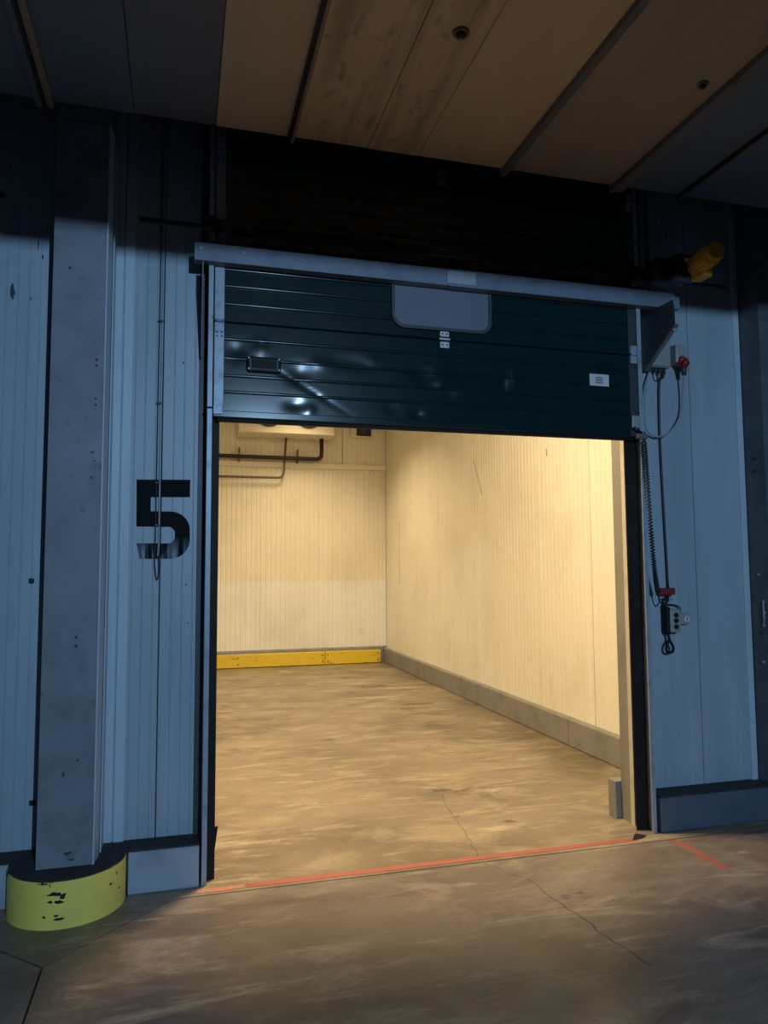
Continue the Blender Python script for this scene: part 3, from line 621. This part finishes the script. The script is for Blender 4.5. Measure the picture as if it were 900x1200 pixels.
tag(o, 'short red floor tape strip pointing out from the right plinth', 'floor tape')
g = G().add([(2.50, 3.79, .001), (2.57, 3.80, .002), (2.635, 3.84, .001), (2.60, 3.875, .001), (2.56, 3.85, .016), (2.535, 3.825, .012)], [(0, 1, 5), (1, 4, 5), (1, 2, 4), (2, 3, 4), (3, 5, 4), (0, 5, 3)]).at(2.57, 3.83, 0)
o = g.build('torn_tape_scrap', 'black_steel'); tag(o, 'dark torn scrap at the right end of the long red tape', 'scrap')

# ================================================================== THINGS IN THE ROOM
for a, b, lb in ((-3.9, 2.287, 'long yellow kick board along the foot of the back wall'), (2.295, 3.225, 'short yellow kick board next to the right corner of the room')):
    t = thing('kick_board', ((a + b) / 2, 11.92, .008), lb, 'kick board')
    G().bbox(a, b, 11.905, 11.944, .008, .215, .006, 1).build('board', 'yellow_board', t)
    for x in ([b - .04, .9] if b < 2.29 else [a + .04, b - .05]):
        for z in (.06, .16): G().cyl((x, 11.906, z), (x, 11.898, z), .012, 8).build('bolt', 'dark_red', t)
t = thing('air_cooler', (1.61, 11.75, 3.69), 'cream ceiling-high air cooler with two dark fans on the back wall', 'air cooler')
G().bbox(.853, 2.363, 11.50, 11.995, 3.70, 4.40, .012, 2).build('casing', 'cream_trim', t)
G().bbox(.845, 2.371, 11.49, 11.99, 3.686, 3.706, .004, 1).build('drip_tray', 'cream_trim', t)
for x in (1.31, 1.947):
    f = G(); f.cyl((x, 11.50, 4.03), (x, 11.485, 4.03), .25, 40).build('fan_opening', 'fan', t)
    f = t.children[-1]
    for k in range(4):
        r = .06 + k * .055; f_ = G().tube([(x + r * math.cos(2 * math.pi * i / 32), 11.478, 4.03 + r * math.sin(2 * math.pi * i / 32)) for i in range(33)], .004, 5); f_.build('guard_ring', 'pipe_grey', f)
def pipe(pts, r, m, lb, clips=()):
    t = thing('refrigerant_pipe', pts[-1], lb, 'pipe'); G().tube(pts, r, 12).build('pipe', m, t)
    for x, z in clips: G().bbox(x - .010, x + .010, 11.86, 11.985, z - .09, z + .14, .004, 1).build('clip', 'pipe_grey', t)
def bend(a, c, b, r=.10, n=6):
    a, b, c = Vector(a), Vector(b), Vector(c); p = c + (a - c).normalized() * r; q = c + (b - c).normalized() * r
    return [a] + [p.lerp(c, i / n).lerp(c.lerp(q, i / n), i / n) for i in range(n + 1)] + [b]
pipe(bend((-2.5, 11.86, 3.365), (2.22, 11.86, 3.345), (2.22, 11.86, 3.69)), .033, 'pipe', 'thick black lagged pipe rising to the air cooler on the right', ((.89, 3.36), (1.83, 3.36)))
pipe(bend((-2.5, 11.90, 3.015), (1.60, 11.90, 3.03), (1.64, 11.90, 3.69)), .019, 'pipe_grey', 'thin dull pipe bent up to the middle of the air cooler')
t = thing('wall_unit', (2.9, 11.95, 3.76), 'small cream wall unit with a black square face by the corner', 'wall unit')
G().bbox(2.73, 3.075, 11.90, 11.999, 3.755, 4.10, .01, 2).build('housing', 'cream_trim', t)
G().bbox(2.82, 3.07, 11.87, 11.905, 3.77, 4.06, .01, 2).build('face', 'black', t)
G().cyl((2.945, 11.872, 3.86), (2.945, 11.862, 3.86), .05, 16).build('lens', 'fan', t)
for (lx, ly, ln, lb) in ((0.85, 4.65, .8, 'short warm tube lamp on the room ceiling just inside the door'), (1.75, 10.2, 1.5, 'warm tube lamp on the room ceiling before the air cooler'), (-1.9, 6.5, 1.5, 'warm tube lamp in the left part of the room ceiling')):
    t = thing('tube_lamp', (lx, ly, 4.47), lb, 'lamp', 'tube lamps on the room ceiling')
    G().bbox(lx - .15, lx + .15, ly - ln / 2 - .03, ly + ln / 2 + .03, 4.475, 4.70, .01, 1).build('housing', 'cream_trim', t)

# round fittings in the canopy ceiling
for x, y, lb, k in ((1.112, 2.757, 'dark round fitting in the tan stained canopy ceiling', 1.0), (2.33, 2.775, 'small round fitting in the dim grey right part of the canopy ceiling', .72)):
    t = thing('ceiling_fitting', (x, y, ZC), lb, 'ceiling fitting')
    G().cyl((x, y, ZC + .002), (x, y, ZC - .010), .038 * k, 28, .034 * k).build('flange', 'rail' if k == 1 else 'rail', t)
    G().cyl((x, y, ZC - .010), (x, y, ZC - .022), .022 * k, 24, .018 * k).build('collar', 'black_steel', t)
    G().cyl((x, y, ZC - .022), (x, y, ZC - .034), .010 * k, 16, .007 * k).build('nozzle', 'galv_bright', t)
